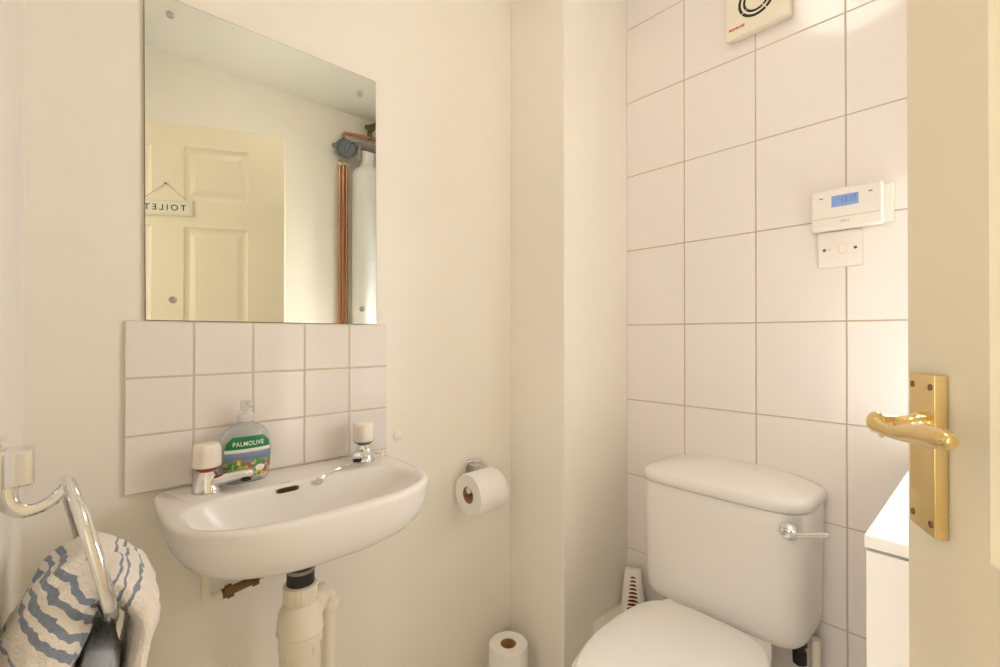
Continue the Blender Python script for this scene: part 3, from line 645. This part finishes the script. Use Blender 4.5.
# heating programmer and switch -----------------------------------------
th = thing('heating_programmer', 'white heating programmer with a blue display on the tiled wall', 'thermostat', (0.83, D, H+0.305))
t0, t1, u0, u1, tf = 0.7625, 0.9000, H+0.2575, H+0.3545, D-0.040
mb = MB(); mb.box((t0+0.012, D-0.016, u0+0.006), (t1+0.016, D, u1-0.006), bev=0.003); mb.build('backplate', M['plastic'], th)
mb = MB(); mb.box((t0, tf, u0), (t1, D-0.014, u1), bev=0.0055, seg=4); mb.build('case', M['plastic'], th)
mb = MB(); mb.box((t0+0.004, tf-0.0006, u0+0.0265), (t1-0.004, tf+0.002, u0+0.0275)); mb.build('flap_line', M['lightgreyprint'], th, smooth=False)
mb = MB(); mb.box((0.8045, tf-0.0012, H+0.3095), (0.8565, tf+0.003, H+0.3365), bev=0.0008); lc = mb.build('display', M['lcd'], th)
vs, fs = text_mesh('13:17', 0.020, 0.0001, 0.0001)
mb = MB(); mb.add([(0.8375+p.x*0.70, tf-0.0014-p.z, H+0.3235+p.y) for p in vs], fs); mb.build('digits', M['lcd_digit'], lc, smooth=False)
for xb in (0.7785, 0.8735):
    mb = MB(); mb.box((xb, tf-0.002, H+0.303), (xb+0.0095, tf+0.002, H+0.3255), bev=0.001); mb.build('slider', M['plastic'], th)
    mb = MB(); mb.box((xb+0.0015, tf-0.0006, H+0.3325), (xb+0.0085, tf+0.001, H+0.3355)); mb.build('marking', M['greyprint'], th, smooth=False)
vs, fs = text_mesh('EPH', 0.0090, 0.0001, 0.0)
mb = MB(); mb.add([(0.8305+p.x, tf-0.0006-p.z, H+0.2735+p.y) for p in vs], fs); mb.build('lettering', M['lightgreyprint'], th, smooth=False)
sw = thing('fused_switch', 'white square fused switch plate directly below the heating programmer', 'switch', (0.815, D, H+0.213))
s0, s1, v0, v1, sf = 0.7700, 0.8590, H+0.1690, H+0.2565, D-0.010
mb = MB(); mb.box((s0, sf, v0), (s1, D, v1), bev=0.002); mb.build('plate', M['plastic'], sw)
for xs, zs in ((s0+0.0135, 0), (s1-0.0135, 0)):
    mb = MB(); mb.lathe([(0.0036, 0), (0.0036, 0.0008), (0.003, 0.0012)], (xs, sf+0.0003, H+0.2125), (0, -1, 0), 20); mb.build('screw', M['brass_dark'], sw)
mb = MB(); mb.box((0.8135, sf-0.004, H+0.2035), (0.8315, sf+0.001, H+0.2235), bev=0.0015); mb.build('rocker', M['plastic'], sw)
mb = MB(); mb.box((0.7935, sf-0.0006, H+0.2115), (0.7955, sf+0.001, H+0.2145)); mb.build('neon', M['greyprint'], sw, smooth=False)

# ------------------------------------------------------------------ open door
ex0, ey0 = 1.0119, 0.659
ang = math.atan2(-0.8982, 0.4395)
DX = Matrix.Translation((ex0, ey0, 0)) @ Matrix.Rotation(ang, 4, 'Z')
dr_ = bpy.data.objects.new
WD, HD, TD = 0.800, 1.974, 0.040
zb0 = 0.008
def door_face(mb, y, sgn):
    cols = [(0.140, 0.3765), (0.4885, 0.735)]; rowz = [(1.668, 1.884), (0.86, 1.556), (0.22, 0.74)]
    xs = [0, 0.140, 0.3765, 0.4885, 0.735, WD]; zs = [zb0, 0.22, 0.75, 0.93, 1.556, 1.668, 1.884, HD]
    for i in range(5):
        for j in range(7):
            xa, xb, za, zb = xs[i], xs[i+1], zs[j], zs[j+1]
            if i in (1, 3) and j in (1, 3, 5):
                prev = None
                for ins, dp in [(0, 0), (0.004, 0.005), (0.012, 0.0075), (0.020, 0.008), (0.040, 0.0025), (0.043, 0.002)]:
                    rg = [(xa+ins, y+sgn*dp, za+ins), (xb-ins, y+sgn*dp, za+ins), (xb-ins, y+sgn*dp, zb-ins), (xa+ins, y+sgn*dp, zb-ins)]
                    if prev:
                        for k in range(4): mb.add([prev[k], prev[(k+1) % 4], rg[(k+1) % 4], rg[k]], [(0, 1, 2, 3)])
                    prev = rg
                mb.add(prev, [(0, 1, 2, 3)])
            else:
                mb.add([(xa, y, za), (xb, y, za), (xb, y, zb), (xa, y, zb)], [(0, 1, 2, 3)])
mb = MB(); door_face(mb, 0.0, 1); door_face(mb, TD, -1)
for a, b_ in [((0, 0, zb0), (0, TD, HD)), ((WD, 0, zb0), (WD, TD, HD))]:
    mb.add([(a[0], 0, zb0), (a[0], TD, zb0), (a[0], TD, HD), (a[0], 0, HD)], [(0, 1, 2, 3)])
for z in (zb0, HD): mb.add([(0, 0, z), (WD, 0, z), (WD, TD, z), (0, TD, z)], [(0, 1, 2, 3)])
for i in range(len(mb.v)): mb.v[i] = tuple(mb.v[i])
me_o = mb.build('door_1', M['door'], smooth=False, fix=False)
bm = bmesh.new(); bm.from_mesh(me_o.data); bmesh.ops.remove_doubles(bm, verts=bm.verts[:], dist=1e-5); bmesh.ops.recalc_face_normals(bm, faces=bm.faces[:]); bm.to_mesh(me_o.data); bm.free()
me_o.location = (ex0, ey0, 0); me_o.rotation_euler = (0, 0, ang); struct(me_o)
me_o['label'] = 'open cream panelled door with a brass lever handle'
def dpart(mb, name, mat, parent=me_o, **k):
    o = mb.build(name, mat, None, **k); o.parent = parent; return o
# handle: local x along the door from its free edge, y<0 towards the room we see
HZ = H-0.112
mb = MB(); mb.box((0.0305, -0.0105, HZ-0.0755), (0.0800, 0.0, HZ+0.0755), bev=0.0012); hp = dpart(mb, 'handle_plate', M['brass'])
for sx in (0.0375, 0.0730):
    for szz in (-0.064, 0.064):
        mb = MB(); mb.lathe([(0.0032, 0), (0.0030, 0.0008), (0.001, 0.001)], (sx, -0.0105, HZ+szz), (0, -1, 0), 16); dpart(mb, 'screw', M['brass_dark'], hp)
PX, PZ = 0.0575, H-0.0885
mb = MB()
mb.lathe([(0.0150, 0.0105), (0.0150, 0.016), (0.0125, 0.019), (0.0105, 0.024), (0.0105, 0.040), (0.0125, 0.043)], (PX, 0, PZ), (0, -1, 0), 32)
mb.sweep([(PX-0.0175, -0.0425, PZ+0.001), (PX-0.0165, -0.0425, PZ+0.001), (PX-0.012, -0.0425, PZ+0.0005), (PX-0.002, -0.0420, PZ-0.001), (PX+0.022, -0.040, PZ-0.002), (PX+0.045, -0.038, PZ+0.001), (PX+0.072, -0.0365, PZ+0.005), (PX+0.096, -0.0360, PZ+0.007), (PX+0.108, -0.0365, PZ+0.0075), (PX+0.1135, -0.0368, PZ+0.0075)],
         [(0.004, 0.0075), (0.0075, 0.0105), (0.0085, 0.0106), (0.0075, 0.0085), (0.0062, 0.0068), (0.0068, 0.0080), (0.0085, 0.0095), (0.0085, 0.0090), (0.0065, 0.0070), (0.0025, 0.003)], n=28, sub=6)
dpart(mb, 'lever_handle', M['brass'], angle=60)
mb = MB(); mb.box((-0.0008, 0.010, HZ-0.07), (0.0004, 0.030, HZ+0.07)); dpart(mb, 'latch_plate', M['brass'])
# handle on the other face
mb = MB(); mb.box((0.0305, TD, HZ-0.0755), (0.0800, TD+0.0105, HZ+0.0755), bev=0.0012); dpart(mb, 'handle_plate', M['brass'])
mb = MB(); mb.lathe([(0.0150, 0.0105), (0.0105, 0.024), (0.0105, 0.050)], (PX, TD, PZ), (0, 1, 0), 24)
mb.sweep([(PX-0.014, TD+0.052, PZ), (PX+0.02, TD+0.049, PZ), (PX+0.07, TD+0.039, PZ+0.006), (PX+0.113, TD+0.037, PZ+0.008)], [(0.009, 0.0135), (0.0085, 0.0115), (0.0095, 0.0125), (0.003, 0.003)], n=20, sub=5)
dpart(mb, 'lever_handle', M['brass'], angle=60)
for z in (0.25, 1.70):
    mb = MB(); mb.lathe([(0.006, -0.045), (0.006, 0.045)], (WD+0.004, TD+0.004-0.01, z), n=16); dpart(mb, 'hinge', M['brass_dark'])

# TOILET sign hung on the door
sc_ = 0.438
sg = thing('door_sign', 'small white TOILET sign on a string, seen in the mirror on the cream door', 'sign', (0, 0, 0))
sg.location = DX @ Vector((sc_, -0.004, H+0.518)); sg.rotation_euler = (0, 0, ang)
def spart(mb, name, mat, **k):
    for i in range(len(mb.v)):
        x, y, z = mb.v[i]; c_, s_ = math.cos(math.radians(1.0)), math.sin(math.radians(1.0))
        mb.v[i] = (x*c_+z*s_, y, z*c_-x*s_) if name != 'string' else (x, y, z)
    o = mb.build(name, mat, None, **k); o.parent = sg; return o
shw, shh = 0.0945, 0.0320
mb = MB(); mb.box((-shw, -0.004, -shh), (shw, 0.002, shh), bev=0.0012); spart(mb, 'board', M['signwood'])
mb = MB()
for k in range(44):
    x = -shw+0.007+k*(2*shw-0.014)/43
    for z in (-shh+0.006, shh-0.006): mb.box((x-0.0011, -0.0044, z-0.0008), (x+0.0011, -0.0036, z+0.0008))
for k in range(13):
    z = -shh+0.008+k*(2*shh-0.016)/12
    for x in (-shw+0.007, shw-0.007): mb.box((x-0.0008, -0.0044, z-0.0011), (x+0.0008, -0.0036, z+0.0011))
spart(mb, 'border', M['lightgreyprint'], smooth=False)
vs, fs = text_mesh('TOILET', 0.040, 0.0002, 0.0003, 1.45)
wtx = max(p.x for p in vs)-min(p.x for p in vs); kx = 0.146/wtx; cxx = (max(p.x for p in vs)+min(p.x for p in vs))/2
hty = max(p.y for p in vs)-min(p.y for p in vs); ky = 0.024/hty; cyy = (max(p.y for p in vs)+min(p.y for p in vs))/2
mb = MB(); mb.add([((p.x-cxx)*kx, -0.0043-p.z, (p.y-cyy)*ky) for p in vs], fs); spart(mb, 'lettering', M['black'], smooth=False)
mb = MB(); mb.sweep([(-0.080, 0.000, shh-0.004), (0.0, -0.002, 0.098), (0.080, 0.000, shh-0.004)], 0.0011, n=8); spart(mb, 'string', M['string'])
mb = MB(); mb.lathe([(0.0035, 0), (0.0035, 0.006), (0.001, 0.007)], (0, 0.004, 0.098), (0, -1, 0), 16); spart(mb, 'hook', M['brass_dark'])

# ------------------------------------------------------------------ ceiling light
cl = thing('ceiling_light', 'round opal glass ceiling light above the toilet', 'light', (0.72, 0.70, ZC))
mb = MB(); mb.lathe([(0.165, 0), (0.165, -0.018), (0.158, -0.022)], (0.72, 0.70, ZC), n=64); mb.build('base', M['plastic'], cl)
mb = MB(); mb.lathe([(0.150, 0.02), (0.154, 0.035), (0.154, 0.070), (0.148, 0.086), (0.132, 0.097), (0.10, 0.104), (0.05, 0.108), (0.004, 0.109)], (0.72, 0.70, ZC), (0, 0, -1), n=64); mb.build('shade', M['lampglass'], cl)

# ------------------------------------------------------------------ pipework in the far right corner (seen in the mirror)
for k, (y, lab) in enumerate([(1.082, 'copper pipe nearest the door in the far corner, reflected in the mirror'), (1.103, 'middle copper pipe of the three reflected in the mirror'), (1.124, 'copper pipe closest to the white cylinder, reflected in the mirror')]):
    t = thing('copper_pipe', lab, 'pipe', (1.425, y, 0), 'copper pipes in the corner')
    mb = MB(); mb.lathe([(0.0078, 0), (0.0078, H+(0.985 if k != 1 else 0.96))], (1.425, y, 0), n=18); mb.build('tube', M['copper'], t)
    for z in (H+0.965,):
        mb = MB(); mb.box((1.413, y-0.010, z-0.006), (WR, y+0.010, z+0.006), bev=0.002); mb.build('clip', M['plastic'], t)
wc = thing('hot_water_cylinder', 'tall white cylinder with a domed top beside the copper pipes, seen in the mirror', 'water heater', (1.36, 1.215, 0))
mb = MB(); pr = [(0.079, 0.0), (0.080, 0.004), (0.080, H+0.905)]+[(0.080*math.cos(a*PI/2/8)**0.7, H+0.905+0.050*math.sin(a*PI/2/8)) for a in range(1, 8)]+[(0.030, H+0.955)]
mb.lathe(pr, (1.36, 1.215, 0), n=56); mb.build('tank', M['cylwhite'], wc)
for z in (H+0.74, H+0.42):
    mb = MB(); mb.lathe([(0.0802, z-0.004), (0.0812, z-0.0035), (0.0812, z+0.0035), (0.0802, z+0.004)], (1.36, 1.215, 0), n=56, cap0=False, cap1=False); mb.build('band', M['cylwhite'], wc)
    mb = MB(); mb.lathe([(0.006, 0), (0.006, 0.003), (0.004, 0.004)], (1.285, 1.24, z), (-1, 0.35, 0), 16); mb.build('bolt', M['greypipe'], wc)
mb = MB(); mb.lathe([(0.042, H+0.945), (0.040, H+0.96), (0.038, H+1.035)], (1.36, 1.215, 0), n=32); mb.build('neck', M['cylwhite'], wc)
mv = thing('motorised_valve', 'blue grey valve body over the copper pipes, seen in the mirror', 'valve', (1.41, 1.08, H+1.045))
mb = MB()
mb.lathe([(0.012, -0.060), (0.030, -0.050), (0.045, -0.030), (0.047, 0.0), (0.045, 0.028), (0.030, 0.045), (0.015, 0.055)], (1.385, 1.100, H+1.045), (0.5, -0.75, 0.35), 28)
for q_ in (-0.03, -0.012, 0.006, 0.022): mb.lathe([(0.046, q_), (0.050, q_+0.002), (0.050, q_+0.006), (0.046, q_+0.008)], (1.385, 1.100, H+1.045), (0.5, -0.75, 0.35), 28)
mb.lathe([(0.012, 0.05), (0.014, 0.068), (0.004, 0.075)], (1.385, 1.100, H+1.045), (0.1, -0.95, 0.0), 16)
mb.box((1.372, 1.088, H+1.028), (1.420, 1.150, H+1.088), bev=0.010, seg=3)
mb.build('housing', M['slategrey'], mv)
mb = MB(); mb.sweep([(1.380, 1.15, H+1.070), (1.370, 1.20, H+1.078), (1.36, 1.26, H+1.074), (1.36, 1.34, H+1.068)], 0.022, n=20, sub=4); mb.sweep([(1.345, 1.285, H+1.07), (1.345, 1.290, H+1.02), (1.345, 1.292, H+0.985)], 0.012, n=16, sub=3); mb.sweep([(1.345, 1.165, H+1.075), (1.345, 1.160, H+1.02), (1.345, 1.162, H+0.975)], 0.009, n=16, sub=3); mb.build('outlet_pipe', M['greypipe'], mv)
mb = MB(); mb.lathe([(0.010, 0), (0.010, 0.004), (0.006, 0.006)], (1.371, 1.140, H+1.060), (-1, 0, 0), 16); mb.build('bolt', M['chrome'], mv)
mb = MB(); mb.sweep([(1.425, 1.103, H+1.098), (1.425, 1.103, H+1.125), (1.425, 1.110, H+1.140), (1.425, 1.124, H+1.147), (1.420, 1.25, H+1.158), (1.42, 1.370, H+1.168)], 0.0095, n=16, sub=5); tag(mb.build('header_pipe', M['copper']), 'copper pipe turning level above the grey valve, seen in the mirror', 'pipe')
mb = MB(); mb.sweep([(1.425, 1.262, H+1.150), (1.418, 1.262, H+1.20), (1.41, 1.27, H+1.235)], [0.012, 0.014, 0.010], n=16, sub=3); mb.sweep([(1.395, 1.225, H+1.205), (1.405, 1.262, H+1.212), (1.41, 1.31, H+1.255)], [0.012, 0.022, 0.012], n=16, sub=4)
tag(mb.build('gate_valve', M['olive']), 'old dark valve near the ceiling at the mirror edge', 'valve')

# ------------------------------------------------------------------ light
def area(name, loc, rot, sx, sy, power, col):
    l = bpy.data.lights.new(name, 'AREA'); l.shape = 'RECTANGLE'; l.size = sx; l.size_y = sy; l.energy = power; l.color = col
    o = bpy.data.objects.new(name, l); C.objects.link(o); o.location = loc; o.rotation_euler = rot; return o
area('sky_light', (1.20, D+0.55, H+0.30), (math.radians(-90), 0, math.radians(-4)), 1.1, 1.3, DAY, (1.0, 0.985, 0.985))
sl = bpy.data.lights.new('sun', 'SUN'); sl.energy = SUN; sl.angle = math.radians(14); sl.color = (1.0, 0.98, 0.98)
so = bpy.data.objects.new('sun', sl); C.objects.link(so); so.location = (0.4, 2.7, 2.6)
so.rotation_euler = Vector((0.33, -0.63, -0.63)).to_track_quat('-Z', 'Y').to_euler()
area('hall_fill_area', (0.95, -1.25, 1.35), (math.radians(90), 0, 0), 1.2, 1.6, HALL, (1.0, 0.97, 0.93))  # area lamp added in the hall as soft fill from behind the camera
w = bpy.data.worlds.new('world'); bpy.context.scene.world = w; w.use_nodes = True
w.node_tree.nodes['Background'].inputs[0].default_value = (0.75, 0.85, 1.0, 1); w.node_tree.nodes['Background'].inputs[1].default_value = 1.0

# ------------------------------------------------------------------ camera
cam = bpy.data.cameras.new('camera'); co = bpy.data.objects.new('camera', cam); C.objects.link(co)
cam.sensor_width = 36; cam.lens = 460.6*36/1000; cam.clip_start = 0.02
yaw, pitch, roll = 0.827, 0.0052, 0.0006
fw = Vector((-math.sin(yaw)*math.cos(pitch), math.cos(yaw)*math.cos(pitch), math.sin(pitch)))
r = Vector((math.cos(yaw), math.sin(yaw), 0)); u = r.cross(fw)
r2 = r*math.cos(roll)+u*math.sin(roll); u2 = -r*math.sin(roll)+u*math.cos(roll)
mt = Matrix(((r2.x, u2.x, -fw.x, 1.0794), (r2.y, u2.y, -fw.y, 0.0), (r2.z, u2.z, -fw.z, H), (0, 0, 0, 1)))
co.matrix_world = mt
sc = bpy.context.scene; sc.camera = co
vs_ = sc.view_settings; sc.display_settings.display_device = 'sRGB'
vs_.view_transform = 'Standard'; vs_.look = 'None'; vs_.gamma = 1; vs_.exposure = EXPO; vs_.use_curve_mapping = False
sc.cycles.use_denoising = True; sc.cycles.max_bounces = 10; sc.cycles.diffuse_bounces = 6
sc.cycles.caustics_reflective = False; sc.cycles.caustics_refractive = False; sc.cycles.blur_glossy = 0.5
